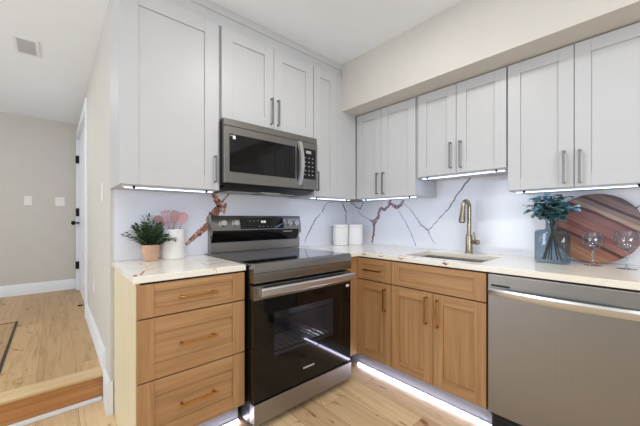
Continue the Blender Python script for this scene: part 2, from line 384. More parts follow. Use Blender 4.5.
kb = MB(); kb.tube([(-2.128, DY1-0.06, 1.11), (-2.175, DY1-0.06, 1.11)], 0.011); kb.tube([(-2.172, DY1-0.06, 1.11), (-2.18, DY1-0.06, 1.11), (-2.205, DY1-0.06, 1.11), (-2.218, DY1-0.06, 1.11)], [0.014, 0.028, 0.028, 0.012], 16)
kb.build('door_knob', M['hinge'], dr)
# crown trim above the range wall cabinets
ct = MB(back_f); ct.prism([(0.0, 2.388), (0.328, 2.388), (0.328, 2.46), (0.336, 2.462), (0.342, 2.475), (0.342, CEIL-0.001), (0.0, CEIL-0.001)], -2.143, -0.338, 'oz')
struct(ct.build('trim_4', M['white']))

# ------------------------------------------------------------------ cabinet fronts
def shaker(name, parent, f, u0, u1, z0, z1, o, mat, fw=0.06, hgrain=False, th=0.02, bev=0.0018):
    m = MB(f); fr = min(fw, (z1-z0)*0.24) if (z1-z0) < 0.2 else fw
    g = 'z'; ra = 'u'
    m.box(u0, u0+fw, o, o+th, z0, z1, 'z'); m.box(u1-fw, u1, o, o+th, z0, z1, 'z')
    m.box(u0+fw, u1-fw, o, o+th-0.0004, z0, z0+fr, 'u'); m.box(u0+fw, u1-fw, o, o+th-0.0004, z1-fr, z1, 'u')
    m.box(u0+fw, u1-fw, o, o+th-0.009, z0+fr, z1-fr, 'u' if hgrain else 'z')
    return m.build(name, mat, parent, bevel=bev)
def bar_pull(parent, f, u, z, length, o, mat, vertical=True, r=0.005, stand=0.028):
    m = MB(f); h = length/2
    if vertical:
        m.box(u-r, u+r, o+stand-r, o+stand+r, z-h, z+h)
        for s in (-1, 1): m.box(u-r, u+r, o-0.001, o+stand, z+s*(h-r)-r, z+s*(h-r)+r)
    else:
        m.box(u-h, u+h, o+stand-r, o+stand+r, z-r, z+r)
        for s in (-1, 1): m.box(u+s*(h-r*3)-r, u+s*(h-r*3)+r, o-0.001, o+stand, z-r, z+r)
    return m.build('handle', mat, parent, bevel=0.0015)

# --- left drawer cabinet
L0, L1 = -2.121, -1.598
t = thing('drawer_cabinet', 'honey oak three-drawer base cabinet left of the range', 'cabinet', (-1.86, -0.3, 0))
m = MB(back_f); m.box(L0+0.018, L1, 0.004, 0.628, 0.13, 0.880); m.build('carcass', M['oakdark'], t)
MB(back_f).box(L0, L0+0.018, 0.004, 0.629, 0.0, 0.880, 'z').build('side_panel', M['oak_daylit'], t, bevel=0.001)['label'] = 'oak side panel, paler to paint in the daylight on it'
MB(back_f).box(L0+0.018, L1, 0.55, 0.56, 0, 0.129).build('toe_kick', M['toe'], t)
for z0, z1 in ((0.722, 0.872), (0.437, 0.716), (0.142, 0.431)):
    d = shaker('drawer', t, back_f, L0+0.002, L1-0.004, z0, z1, 0.63, M['oak'], 0.07, True)
    bar_pull(d, back_f, -1.857, (z0+z1)/2, 0.185, 0.65, M['brass'], False)
def toe_strip(label, f, u0, u1):
    t = thing('led_strip', label, 'strip light', f((u0+u1)/2, 0.57, 0), 'strip lights along the toe kicks')
    MB(f).box(u0, u1, 0.5605, 0.566, 0.001, 0.020).build('channel', M['trim'], t); MB(f).box(u0, u1, 0.566, 0.574, 0.001, 0.013).build('lens', M['ledf'], t)
toe_strip('glowing floor strip light under the three-drawer cabinet', back_f, L0+0.021, L1)

# --- right base cabinets
t = thing('base_cabinet', 'narrow honey oak base cabinet with one drawer over one door, in the corner', 'cabinet', (-0.3, -0.79, 0))
m = MB(right_f); m.box(0.632, 0.944, 0.004, 0.628, 0.13, 0.880); m.build('carcass', M['oakdark'], t)
MB().box(-0.80, -0.628, -0.629, -0.612, 0.13, 0.880).build('corner_filler', M['oak'], t, bevel=0.001)
MB().box(-0.648, -0.629, -0.640, -0.6295, 0.13, 0.880).build('corner_stile', M['oak'], t, bevel=0.001)
MB(right_f).box(0.50, 0.944, 0.55, 0.56, 0, 0.129).build('toe_kick', M['toe'], t)
d = shaker('drawer', t, right_f, 0.641, 0.942, 0.716, 0.872, 0.63, M['oak'], 0.05, True); bar_pull(d, right_f, 0.79, 0.792, 0.16, 0.65, M['brass'], False)
d = shaker('door', t, right_f, 0.641, 0.942, 0.142, 0.709, 0.63, M['oak'], 0.06); bar_pull(d, right_f, 0.897, 0.598, 0.16, 0.65, M['brass'])
t = thing('sink_cabinet', 'honey oak sink base cabinet with two doors under a false front', 'cabinet', (-0.3, -1.25, 0))
m = MB(right_f); m.box(0.946, 0.964, 0.004, 0.628, 0.13, 0.880); m.box(1.536, 1.554, 0.004, 0.628, 0.13, 0.880); m.box(0.964, 1.536, 0.004, 0.628, 0.13, 0.15)
m.box(0.964, 1.536, 0.61, 0.628, 0.15, 0.880)
m.build('carcass', M['oakdark'], t)
MB(right_f).box(0.944, 1.556, 0.55, 0.56, 0, 0.129).build('toe_kick', M['toe'], t)
shaker('false_front', t, right_f, 0.947, 1.553, 0.716, 0.872, 0.63, M['oak'], 0.062, True)
d = shaker('door', t, right_f, 0.947, 1.2485, 0.142, 0.709, 0.63, M['oak'], 0.062); bar_pull(d, right_f, 1.208, 0.598, 0.17, 0.65, M['brass'])
d = shaker('door', t, right_f, 1.2515, 1.553, 0.142, 0.709, 0.63, M['oak'], 0.062); bar_pull(d, right_f, 1.28, 0.592, 0.17, 0.65, M['brass'])
toe_strip('glowing floor strip light along the toe kick of the sink cabinet', right_f, 0.575, 1.553)

# --- upper cabinets
def upper(label, f, u0, u1, z0, z1, loc, depth=0.325):
    t = thing('wall_cabinet', label, 'cabinet', loc, 'white wall cabinets'); MB(f).box(u0, u1, 0.0, depth, z0, z1).build('carcass', M['white'], t, bevel=0.001); return t
U0 = 1.345
t = upper('tall white wall cabinet above the potted fern, left of the microwave', back_f, -2.143, -1.607, U0, 2.386, (-1.87, 0, 1.345))
d = shaker('door', t, back_f, -2.141, -1.622, U0+0.003, 2.386, 0.326, M['white'], 0.085); bar_pull(d, back_f, -1.647, 1.475, 0.165, 0.346, M['nickel'])
t = upper('short white two-door wall cabinet directly over the microwave', back_f, -1.604, -0.844, 1.80, 2.386, (-1.22, 0, 1.8))
d = shaker('door', t, back_f, -1.602, -1.216, 1.803, 2.386, 0.326, M['white'], 0.075); bar_pull(d, back_f, -1.242, 1.925, 0.185, 0.346, M['nickel'])
d = shaker('door', t, back_f, -1.213, -0.846, 1.803, 2.386, 0.326, M['white'], 0.075); bar_pull(d, back_f, -1.186, 1.925, 0.185, 0.346, M['nickel'])
t = upper('tall narrow white corner wall cabinet right of the microwave', back_f, -0.841, -0.338, U0, 2.386, (-0.6, 0, 1.345))
MB(back_f).box(-0.585, -0.338, 0.325, 0.343, U0, 2.386).build('filler_panel', M['white'], t, bevel=0.001)
d = shaker('door', t, back_f, -0.839, -0.588, U0+0.003, 2.386, 0.326, M['white'], 0.07); bar_pull(d, back_f, -0.812, 1.468, 0.155, 0.346, M['nickel'])
UR = 0.314
t = upper('white two-door wall cabinet in the corner left of the sink', right_f, 0.348, 0.944, U0, 2.098, (0, -0.65, 1.345), UR)
d = shaker('door', t, right_f, 0.350, 0.621, U0+0.003, 2.092, UR+0.001, M['white'], 0.065); bar_pull(d, right_f, 0.592, 1.465, 0.18, UR+0.021, M['nickel'])
d = shaker('door', t, right_f, 0.624, 0.942, U0+0.003, 2.092, UR+0.001, M['white'], 0.065); bar_pull(d, right_f, 0.653, 1.463, 0.18, UR+0.021, M['nickel'])
t = upper('shorter white two-door wall cabinet raised above the faucet', right_f, 0.946, 1.559, 1.478, 2.098, (0, -1.25, 1.478), UR)
d = shaker('door', t, right_f, 0.968, 1.250, 1.481, 2.092, UR+0.001, M['white'], 0.065); bar_pull(d, right_f, 1.217, 1.605, 0.18, UR+0.021, M['nickel'])
d = shaker('door', t, right_f, 1.253, 1.555, 1.481, 2.092, UR+0.001, M['white'], 0.065); bar_pull(d, right_f, 1.285, 1.602, 0.18, UR+0.021, M['nickel'])
t = upper('white two-door wall cabinet above the round cutting board', right_f, 1.561, 2.185, 1.335, 2.098, (0, -1.87, 1.335), UR)
d = shaker('door', t, right_f, 1.564, 1.872, 1.338, 2.092, UR+0.001, M['white'], 0.065); bar_pull(d, right_f, 1.833, 1.445, 0.175, UR+0.021, M['nickel'])
d = shaker('door', t, right_f, 1.875, 2.183, 1.338, 2.092, UR+0.001, M['white'], 0.065); bar_pull(d, right_f, 1.898, 1.441, 0.175, UR+0.021, M['nickel'])

# under-cabinet strip lights (each a housing with a glowing lens and two clips)
def ucl(label, f, u0, u1, z, o0, o1):
    uc, oc = (u0+u1)/2, (o0+o1)/2
    t = thing('under_cabinet_light', label, 'strip light', f(uc, oc, z), 'strip lights under the wall cabinets')
    MB(f).box(u0, u1, o0, o1, z-0.008, z).build('housing', M['trim'], t, bevel=0.001)
    MB(f).box(u0+0.01, u1-0.01, o0+0.004, o1-0.004, z-0.010, z-0.008).build('lens', M['led'], t)
    for u in (u0+0.05, u1-0.05): MB(f).box(u-0.006, u+0.006, o1-0.008, o1+0.003, z-0.013, z).build('clip', M['hinge'], t)
ucl('glowing light strip under the wall cabinet above the potted fern', back_f, -2.12, -1.63, U0, 0.262, 0.300)
ucl('glowing light strip under the corner wall cabinet right of the microwave', back_f, -0.82, -0.36, U0, 0.262, 0.300)
ucl('glowing light strip under the two-door cabinet left of the sink', right_f, 0.38, 0.92, U0, 0.262, 0.300)
ucl('glowing light strip under the raised cabinet above the faucet', right_f, 0.97, 1.54, 1.478, 0.262, 0.300)
ucl('glowing light strip under the wall cabinet above the cutting board', right_f, 1.59, 2.16, 1.335, 0.262, 0.300)

# ------------------------------------------------------------------ stone
CT0, CT1 = 0.882, 0.914
top_f = lambda u, o, z: (u, z, o)
m = MB(); m.grid([-2.134, -1.594], [-0.652, -0.001], CT0, CT1, lambda i, j: True)
m.mi = 1; ribbon(m, [(-2.10, -0.62), (-2.06, -0.50), (-1.98, -0.43), (-1.86, -0.40)], [0.012, 0.006, 0.004, 0.003], top_f, CT1+0.0003, 2.0)
ribbon(m, [(-1.78, -0.30), (-1.70, -0.36), (-1.61, -0.37)], [0.004, 0.016, 0.02], top_f, CT1+0.0003, 5.0)
ribbon(m, [(-2.125, -0.646), (-2.117, -0.60)], [0.016, 0.012], top_f, CT1+0.0003, 8.0)
o = m.build('countertop', [M['counter'], M['rust']], bevel=0.003); tag(o, 'small cream quartz countertop on the three-drawer cabinet left of the range', 'countertop')
SX0, SX1, SY0, SY1 = -0.545, -0.185, -1.485, -0.975
xs = [-0.802, -0.652, SX0, SX1, -0.001]; ys = [-2.25, SY0, SY1, -0.652, -0.001]
def inside(i, j):
    if i == 0: return j == 3
    return not (i == 2 and j == 1)
m = MB(); m.grid(xs, ys, CT0, CT1, inside); m.mi = 1
for k, (y, w_) in enumerate(((-0.70, 0.016), (-0.86, 0.010), (-1.02, 0.013), (-1.33, 0.016))):
    edge_f = lambda u, o, z: (-o, u, z)
    ribbon(m, [(y-0.025, 0.905), (y, 0.898), (y+0.02, 0.904)], [0.004, w_, 0.004], edge_f, 0.6523, k*3.0)
    ribbon(m, [(-0.648, y+0.012), (-0.60, y+0.03), (-0.57, y+0.03)], [w_, w_*0.5, 0.003], top_f, CT1+0.0003, k*2.0)
o = m.build('countertop', [M['counter'], M['rust']], bevel=0.003); tag(o, 'long L-shaped cream quartz countertop around the sink', 'countertop')
# backsplash slabs with their veins
bs = MB(back_f); bs.box(-2.122, -0.0005, 0.0005, 0.015, CT1+0.0005, U0-0.0005); bs.box(-1.603, -0.845, 0.0005, 0.015, U0-0.0005, 1.39)
VB = [  # (material slot, [(u,z)...], widths)
]
bs.mi = 0
def veinset(mb, f, off, sets):
    for k, (slot, pts, ws) in enumerate(sets):
        mb.mi = slot; ribbon(mb, pts, [w*(1.2 if slot == 1 else 1.15 if slot == 3 else 0.85) for w in ws], f, off+k*0.00006, seed=k*3.7)
BACK_V = [(1, [(-1.532, 1.384), (-1.502, 1.313), (-1.464, 1.262), (-1.509, 1.21), (-1.561, 1.144)], [0.03, 0.035, 0.05, 0.05, 0.05]), (1, [(-1.393, 1.37), (-1.441, 1.308), (-1.479, 1.262)], [0.008, 0.014, 0.02]), (1, [(-1.425, 1.286), (-1.441, 1.203)], [0.02, 0.012]), (1, [(-1.524, 1.188), (-1.561, 1.115), (-1.611, 1.081), (-1.652, 1.047), (-1.713, 0.987)], [0.05, 0.04, 0.035, 0.03, 0.018]), (2, [(-0.179, 1.339), (-0.12, 1.237), (-0.12, 1.113)], [0.012, 0.022, 0.012]), (2, [(-0.403, 1.311), (-0.456, 1.232)], [0.008, 0.015]), (2, [(-0.403, 1.321), (-0.294, 1.335)], [0.006, 0.005]), (2, [(-0.469, 1.223), (-0.545, 1.155), (-0.594, 1.081), (-0.654, 0.99), (-0.666, 0.935)], [0.004, 0.016, 0.014, 0.01, 0.004]), (2, [(-0.059, 1.344), (-0.028, 1.323)], [0.012, 0.01])]
RIGHT_V = [(2, [(0.018, 1.334), (0.061, 1.291), (0.116, 1.268), (0.169, 1.339)], [0.012, 0.016, 0.014, 0.01]), (2, [(0.088, 1.259), (0.129, 1.206), (0.247, 1.155)], [0.006, 0.006, 0.005]), (3, [(0.247, 1.155), (0.31, 1.135), (0.347, 1.184), (0.371, 1.262)], [0.012, 0.04, 0.03, 0.02]), (3, [(0.298, 1.135), (0.298, 1.056), (0.273, 0.925)], [0.03, 0.022, 0.016]), (3, [(0.359, 1.233), (0.383, 1.272), (0.43, 1.251), (0.476, 1.298), (0.498, 1.344)], [0.02, 0.025, 0.02, 0.025, 0.02]), (3, [(0.487, 1.307), (0.554, 1.276), (0.597, 1.284), (0.639, 1.338)], [0.02, 0.03, 0.03, 0.015]), (2, [(0.575, 1.248), (0.649, 1.147), (0.71, 1.041), (0.759, 0.928)], [0.006, 0.006, 0.007, 0.008]), (2, [(0.628, 1.311), (0.72, 1.236), (0.778, 1.157), (0.807, 1.113), (0.872, 1.072)], [0.004, 0.006, 0.008, 0.012, 0.016]), (2, [(0.872, 1.063), (0.943, 1.14), (1.045, 1.246), (1.125, 1.362), (1.216, 1.479)], [0.012, 0.008, 0.012, 0.014, 0.016]), (2, [(0.872, 1.072), (0.89, 1.022), (0.934, 0.957)], [0.014, 0.006, 0.004]), (2, [(2.073, 1.211), (2.092, 1.232), (2.122, 1.253)], [0.01, 0.008, 0.006])]
veinset(bs, back_f, 0.0154, BACK_V)
o = bs.build('backsplash', [M['splash'], M['rust'], M['grey'], M['mauve']], smooth=False); tag(o, 'white veined quartz backsplash slab behind the range', 'backsplash')
bs = MB(right_f); bs.box(0.016, 0.944, 0.0005, 0.015, CT1+0.0005, U0-0.0005); bs.box(0.946, 1.559, 0.0005, 0.015, CT1+0.0005, 1.4775); bs.box(0.944, 0.946, 0.0005, 0.015, CT1+0.0005, U0-0.0005); bs.box(1.559, 2.25, 0.0005, 0.015, CT1+0.0005, 1.3345)
veinset(bs, right_f, 0.0154, RIGHT_V)
o = bs.build('backsplash', [M['splash'], M['rust'], M['grey'], M['mauve']], smooth=False); tag(o, 'white veined quartz backsplash slab behind the sink', 'backsplash')

# ------------------------------------------------------------------ range
RX0, RX1 = -1.586, -0.812; RC = (RX0+RX1)/2
t = thing('range_stove', 'stainless steel electric range with black glass oven door', 'stove', (RC, -0.35, 0))
b = MB(back_f)
b.box(RX0, RX0+0.02, 0.03, 0.668, 0.035, 0.905); b.box(RX1-0.02, RX1, 0.03, 0.668, 0.035, 0.905); b.box(RX0+0.02, RX1-0.02, 0.03, 0.05, 0.035, 0.905)
b.box(RX0+0.02, RX1-0.02, 0.05, 0.668, 0.035, 0.16); b.box(RX0+0.02, RX1-0.02, 0.05, 0.668, 0.80, 0.905)
b.build('body', M['black'], t, bevel=0.002)
cv = MB(back_f); cx0, cx1, cz0, cz1 = RX0+0.09, RX1-0.09, 0.22, 0.74
cv.box(cx0, cx1, 0.10, 0.11, cz0, cz1); cv.box(cx0, cx0+0.008, 0.11, 0.66, cz0, cz1); cv.box(cx1-0.008, cx1, 0.11, 0.66, cz0, cz1); cv.box(cx0, cx1, 0.11, 0.66, cz0, cz0+0.008); cv.box(cx0, cx1, 0.11, 0.66, cz1-0.008, cz1)
cv.build('oven_cavity', M['cavity'], t)
for z in (0.36, 0.56):
    rk = MB(back_f)
    for k in range(14): rk.tube([(cx0+0.03+k*(cx1-cx0-0.06)/13, 0.13, z), (cx0+0.03+k*(cx1-cx0-0.06)/13, 0.62, z)], 0.0025, 6)
    for o_ in (0.13, 0.38, 0.62): rk.tube([(cx0+0.008, o_, z), (cx1-0.008, o_, z)], 0.004, 6)
    rk.build('oven_rack', M['rack'], t)
MB(back_f).box(RX0-0.002, RX1+0.002, 0.085, 0.69, 0.906, 0.920).build('cooktop', M['cook'], t, bevel=0.003)
lip = MB(back_f); lip.prism([(0.67, 0.815), (0.722, 0.815), (0.724, 0.825), (0.724, 0.905), (0.716, 0.921), (0.69, 0.923), (0.69, 0.906), (0.67, 0.904)], RX0, RX1, 'oz'); MB(back_f).box(RX0+0.001, RX1-0.001, 0.7235, 0.7246, 0.868, 0.871).build('rail_seam', M['blackm'], t)
lip.build('front_rail', M['steel'], t, bevel=0.0015)
# oven door: steel band over black glass with a window opening
dz0, dz1, dm = 0.165, 0.800, 0.722; wx0, wx1, wz0, wz1 = -1.452, -0.945, 0.362, 0.634
dg = MB(back_f).grid([RX0+0.002, wx0, wx1, RX1-0.002], [0, 1], 0, 1, lambda i, j: True); dg.bm.free()
dg = MB(lambda u, o, z: (u, -z, o)); dg.grid([RX0+0.002, wx0, wx1, RX1-0.002], [dz0, wz0, wz1, dm], 0.672, 0.718, lambda i, j: not (i == 1 and j == 1))
door = dg.build('oven_door', M['bglass'], t, bevel=0.002)
MB(back_f).box(wx0-0.001, wx1+0.001, 0.7120, 0.7175, wz0-0.0, wz1+0.0).build('window_glass', M['ovenwin'], door)
MB(back_f).box(RX0+0.002, RX1-0.002, 0.672, 0.722, dm, dz1).build('door_band', M['steel'], door, bevel=0.003)
hd = MB(back_f); hd.prism([(0.752, 0.748), (0.772, 0.748), (0.779, 0.756), (0.779, 0.786), (0.772, 0.794), (0.752, 0.792)], RX0+0.02, RX1-0.02, 'oz')
for u in (RX0+0.028, RX1-0.06): hd.box(u, u+0.032, 0.72, 0.755, 0.752, 0.788)
hd.build('handle', M['steelb'], door, bevel=0.002)
MB(back_f).box(RC-0.045, RC+0.045, 0.718, 0.7186, 0.242, 0.252).build('logo_plate', M['print_'], door)
MB(back_f).box(RX1-0.05, RX1-0.02, 0.718, 0.7184, 0.690, 0.708).build('door_sticker', M['sticker'], door)
MB(back_f).box(RX0+0.002, RX1-0.002, 0.668, 0.724, 0.042, 0.155).build('storage_drawer', M['steelv'], t, bevel=0.004)
for u in (RX0+0.05, RX1-0.05):
    for o_ in (0.12, 0.62): MB(back_f).lathe([(0, 0), (0.022, 0), (0.022, 0.02), (0.014, 0.024), (0.014, 0.04), (0, 0.04)], u, o_).build('foot', M['blackm'], t)
ol = lamp('oven_lamp', 'POINT', (RC, -0.2, 0.70), 4.0, col=(0.95, 0.97, 1.0)); ol.data.shadow_soft_size = 0.03; ol.parent = t; ol.location = (0, 0.15, 0.68)
MB(back_f).lathe([(0, 0.732), (0.02, 0.732), (0.02, 0.715), (0, 0.708)], RC, 0.2, 16).build('lamp_cover', M['water'], t)
# back guard
BX0, BX1 = RX0+0.022, RX1+0.040
bgd = MB(back_f); bgd.prism([(0.018, 0.9205), (0.070, 0.9205), (0.070, 1.0), (0.060, 1.035), (0.072, 1.045), (0.094, 1.055), (0.094, 1.085), (0.076, 1.182), (0.068, 1.19), (0.018, 1.19)], BX0, BX1, 'oz')
gd = bgd.build('backguard', M['steel'], t, bevel=0.002)
MB(back_f).prism([(0.061, 0.995), (0.0712, 0.995), (0.0955, 1.052), (0.0955, 1.082), (0.061, 1.082)], BX0+0.004, BX1-0.03, 'oz').build('vent_recess', M['bglass'], gd)
def slope(z): return 0.094+(0.076-0.094)*(z-1.085)/(1.182-1.085)
def slopebox(name, u0, u1, z0, z1, th, mat, parent): return MB(back_f).prism([(slope(z0)-0.004, z0), (slope(z0)+th, z0), (slope(z1)+th, z1), (slope(z1)-0.004, z1)], u0, u1, 'oz').build(name, mat, parent)
disp = slopebox('control_display', -1.345, -0.953, 1.090, 1.172, 0.0015, M['bglass'], gd)
for (u, w_, z) in ((-1.165, 0.014, 1.136), (-1.145, 0.014, 1.136), (-1.13, 0.006, 1.136)): slopebox('display_digit', u, u+w_, z, z+0.016, 0.002, M['legend'], disp)
for u, z in ((-1.27, 1.148), (-1.235, 1.149), (-1.20, 1.152)): slopebox('display_legend', u, u+0.015, z, z+0.003, 0.002, M['print_'], disp)
for k in range(6): slopebox('display_legend', -1.19+k*0.036, -1.175+k*0.036, 1.106, 1.109, 0.002, M['print_'], disp)
for u in (-1.482, -1.384, -0.906, -0.832):
    z = 1.132; o0 = slope(z); nrm = Vector((0, -1, 0.186)).normalized(); c0 = Vector((u, -o0, z))
    kn = MB(); kn.tube([tuple(c0-nrm*0.004), tuple(c0+nrm*0.003), tuple(c0+nrm*0.004), tuple(c0+nrm*0.026), tuple(c0+nrm*0.029)], [0.029, 0.029, 0.025, 0.023, 0.020], 28)
    k_ = kn.build('knob', M['steelb'], gd)
    g = MB(); a = c0+nrm*0.028
    ax = Vector((0.6, 0, 0.8)).normalized(); ay = nrm.cross(ax).normalized()
    def bx(p0, hx, hy, h):
        vs = [g.bm.verts.new(p0+ax*sx*hx+ay*sy*hy+nrm*hh) for hh in (0, h) for sx, sy in ((-1, -1), (1, -1), (1, 1), (-1, 1))]
        for q in ((0, 1, 2, 3), (7, 6, 5, 4), (0, 4, 5, 1), (1, 5, 6, 2), (2, 6, 7, 3), (3, 7, 4, 0)): g._face([vs[i] for i in q])
    bx(a, 0.020, 0.005, 0.008); g.build('grip', M['steelb'], k_, bevel=0.001)
    MB().tube([tuple(c0-nrm*0.003), tuple(c0+nrm*0.0016)], 0.0315, 28).build('knob_skirt', M['blackm'], k_)
MB(back_f).box(BX1-0.19, BX1-0.10, 0.0955, 0.0958, 1.06, 1.068).build('vent_print', M['print_'], gd)

# ------------------------------------------------------------------ microwave
X0, X1, Z0, Z1, F = -1.608, -0.852, 1.372, 1.792, 0.402
t = thing('microwave', 'over-the-range stainless steel microwave with black window', 'microwave', ((X0+X1)/2, -0.2, Z0))
MB(back_f).box(X0+0.002, X1-0.002, 0.016, F-0.035, Z0+0.012, Z1-0.002).build('body', M['black'], t, bevel=0.003)
top = MB(back_f); top.box(X0, X1, F-0.035, F-0.004, 1.748, Z1); top.build('top_band', M['steel'], t, bevel=0.003)
dx1 = -0.998
fr = MB(lambda u, o, z: (u, -z, o)); fr.grid([X0, -1.575, -1.062, dx1], [Z0+0.02, 1.462, 1.697, 1.745], F-0.035, F, lambda i, j: not (i == 1 and j == 1)); dd = fr.build('door', M['steel'], t, bevel=0.003)
MB(back_f).box(-1.577, -1.060, F-0.03, F-0.002, 1.460, 1.699).build('window', M['bglass'], dd, bevel=0.001)
hd = MB(back_f); n = 12
prof = [(-1.028+0.0, F+0.004+0.030*math.sin(PI*k/n)**0.8, 1.425+(1.735-1.425)*k/n) for k in range(n+1)]
for a, b_ in zip(prof, prof[1:]):
    vs = []
    for p in (a, b_):
        for du, do in ((-0.019, -0.009), (0.019, -0.009), (0.015, 0.008), (-0.015, 0.008)): vs.append(hd.bm.verts.new(hd.f(p[0]+du, p[1]+do, p[2])))
    for q in ((0, 1, 5, 4), (1, 2, 6, 5), (2, 3, 7, 6), (3, 0, 4, 7)): hd._face([vs[i] for i in q])
bmesh.ops.remove_doubles(hd.bm, verts=hd.bm.verts[:], dist=0.0005)
hd.box(-1.042, -1.014, F-0.002, F+0.012, 1.420, 1.440); hd.box(-1.042, -1.014, F-0.002, F+0.012, 1.720, 1.740)
hd.build('handle', M['steelb'], dd)
rt = MB(lambda u, o, z: (u, -z, o)); rt.grid([dx1+0.002, -0.994, -0.868, X1], [Z0+0.02, 1.470, 1.700, 1.745], F-0.035, F, lambda i, j: not (i == 1 and j == 1)); pn = rt.build('control_frame', M['steel'], t, bevel=0.002)
cp = MB(back_f).box(-0.996, -0.866, F-0.03, F-0.001, 1.468, 1.702).build('control_panel', M['bglass'], t)
MB(back_f).box(-0.965, -0.915, F-0.001, F-0.0004, 1.662, 1.684).build('clock_display', M['print_'], cp)
for r in range(5):
    for c in range(3): MB(back_f).box(-0.978+c*0.036, -0.966+c*0.036, F-0.001, F-0.0004, 1.498+r*0.032, 1.503+r*0.032).build('key_legend', M['grille'], cp)
MB(back_f).box(-1.553, -1.535, F-0.002, F-0.0012, 1.668, 1.691).build('sticker', M['sticker'], dd)
MB(back_f).box(-1.572, -1.556, F-0.002, F-0.0014, 1.685, 1.690).build('window_print', M['print_'], dd)
un = MB(back_f); un.prism([(0.016, Z0-0.016), (0.30, Z0-0.016), (F-0.02, Z0+0.012), (F-0.02, Z0+0.02), (0.016, Z0+0.02)], X0+0.02, X1-0.02, 'oz'); u_ = un.build('underside', M['blackm'], t, bevel=0.002)
for a0 in (X0+0.10, X1-0.34): MB(back_f).box(a0, a0+0.24, 0.07, 0.24, Z0-0.020, Z0-0.015).build('grease_filter', M['grille'], u_)
MB(back_f).box(RC-0.08, RC+0.08, 0.25, 0.29, Z0-0.019, Z0-0.015).build('cooktop_lamp', M['sticker'], u_)

# ------------------------------------------------------------------ dishwasher
D0, D1 = 1.560, 2.165
t = thing('dishwasher', 'stainless steel dishwasher with a curved bar handle', 'dishwasher', (-0.3, -1.86, 0))
MB(right_f).box(D0+0.004, D1-0.004, 0.02, 0.615, 0.11, 0.872).build('tub', M['blackm'], t)
dd = MB(right_f).box(D0+0.003, D1-0.003, 0.617, 0.658, 0.142, 0.875).build('door', M['steelv'], t, bevel=0.005)
MB(right_f).box(D0+0.02, D0+0.108, 0.656, 0.6588, 0.812, 0.823).build('vent_slot', M['blackm'], dd, bevel=0.0008)
hd = MB(right_f); n = 16; rows = []
for k in range(n+1):
    s = k/n; u = D0+0.012+(D1-D0-0.024)*s; o_ = 0.666+0.030*math.sin(PI*s)**0.6; z = 0.786
    rows.append([hd.bm.verts.new(hd.f(u, o_+do, z+dz)) for do, dz in ((-0.009, -0.019), (0.006, -0.019), (0.012, -0.006), (0.012, 0.010), (0.005, 0.019), (-0.009, 0.019))])
for a, b_ in zip(rows, rows[1:]):
    for k in range(6): hd._face([a[k], a[(k+1) % 6], b_[(k+1) % 6], b_[k]])
hd._face(rows[0][::-1]); hd._face(rows[-1])
hd.box(D0+0.012, D0+0.045, 0.655, 0.668, 0.774, 0.798); hd.box(D1-0.045, D1-0.012, 0.655, 0.668, 0.774, 0.798)
hd.build('handle', M['steelb'], dd)
tk = MB(right_f); tk.box(D0+0.006, D1-0.006, 0.575, 0.60, 0.02, 0.138)
for z in (0.04, 0.065, 0.09, 0.115): tk.box(D0+0.02, D1-0.02, 0.60, 0.604, z, z+0.010)
tk.build('toe_panel', M['blackm'], t)
for u in (D0+0.05, D1-0.05):
    for o_ in (0.1, 0.55): MB(right_f).lathe([(0, 0), (0.018, 0), (0.018, 0.015), (0.01, 0.02), (0.01, 0.12), (0, 0.12)], u, o_, 14).build('foot', M['blackm'], t)

# ------------------------------------------------------------------ sink and faucet
t = thing('sink', 'undermount stainless steel kitchen sink', 'sink', ((SX0+SX1)/2, (SY0+SY1)/2, 0.70))
b = MB(); e = 0.012
def ring(x0, x1, y0, y1, z): return [b.bm.verts.new(p) for p in ((x0, y0, z), (x1, y0, z), (x1, y1, z), (x0, y1, z))]
R = [ring(SX0-e-0.018, SX1+e+0.018, SY0-e-0.018, SY1+e+0.018, CT0-0.001), ring(SX0-e+0.016, SX1+e-0.016, SY0-e+0.016, SY1+e-0.016, CT0-0.001), ring(SX0+0.008, SX1-0.008, SY0+0.008, SY1-0.008, 0.70), ring(SX0-e, SX1+e, SY0-e, SY1+e, 0.695), ring(SX0-e-0.004, SX1+e+0.004, SY0-e-0.004, SY1+e+0.004, CT0-0.008)]
R[1] = R[1]
for a, c in ((R[0], R[1]), (R[1], R[2]), (R[3], R[4]), (R[4], R[0])):
    for k in range(4): b._face([a[k], a[(k+1) % 4], c[(k+1) % 4], c[k]])
b._face(R[2]); b._face(R[3])
b.build('basin', M['basin'], t, bevel=0.006, smooth=True)
MB().lathe([(0, 0.704), (0.02, 0.704), (0.036, 0.7035), (0.042, 0.7005), (0, 0.7005)], (SX0+SX1)/2, (SY0+SY1)/2).build('drain', M['nickel'], t)
FX, FY = -0.105, -1.245
t = thing('faucet', 'warm brushed nickel gooseneck pull-down faucet behind the sink', 'faucet', (FX, FY, CT1))
MB().lathe([(0, CT1), (0.029, CT1), (0.029, CT1+0.006), (0.0255, CT1+0.010), (0.0245, CT1+0.12), (0.022, CT1+0.135), (0, CT1+0.135)], FX, FY).build('base', M['faucet'], t)
dirv = Vector((-0.97, 0.06, 0)).normalized(); R_ = 0.044; zt = 1.252
pts = [(FX, FY, CT1+0.13), (FX, FY, zt-0.05), (FX, FY, zt)]
for k in range(1, 13):
    a = PI*k/13*1.02; q = dirv*(R_-R_*math.cos(a)); pts.append((FX+q.x, FY+q.y, zt+R_*math.sin(a)))
MB().tube(pts, 0.0155, 16).build('spout', M['faucet'], t)
e0 = Vector(pts[-1]); dn = (dirv*0.16+Vector((0, 0, -1))).normalized()
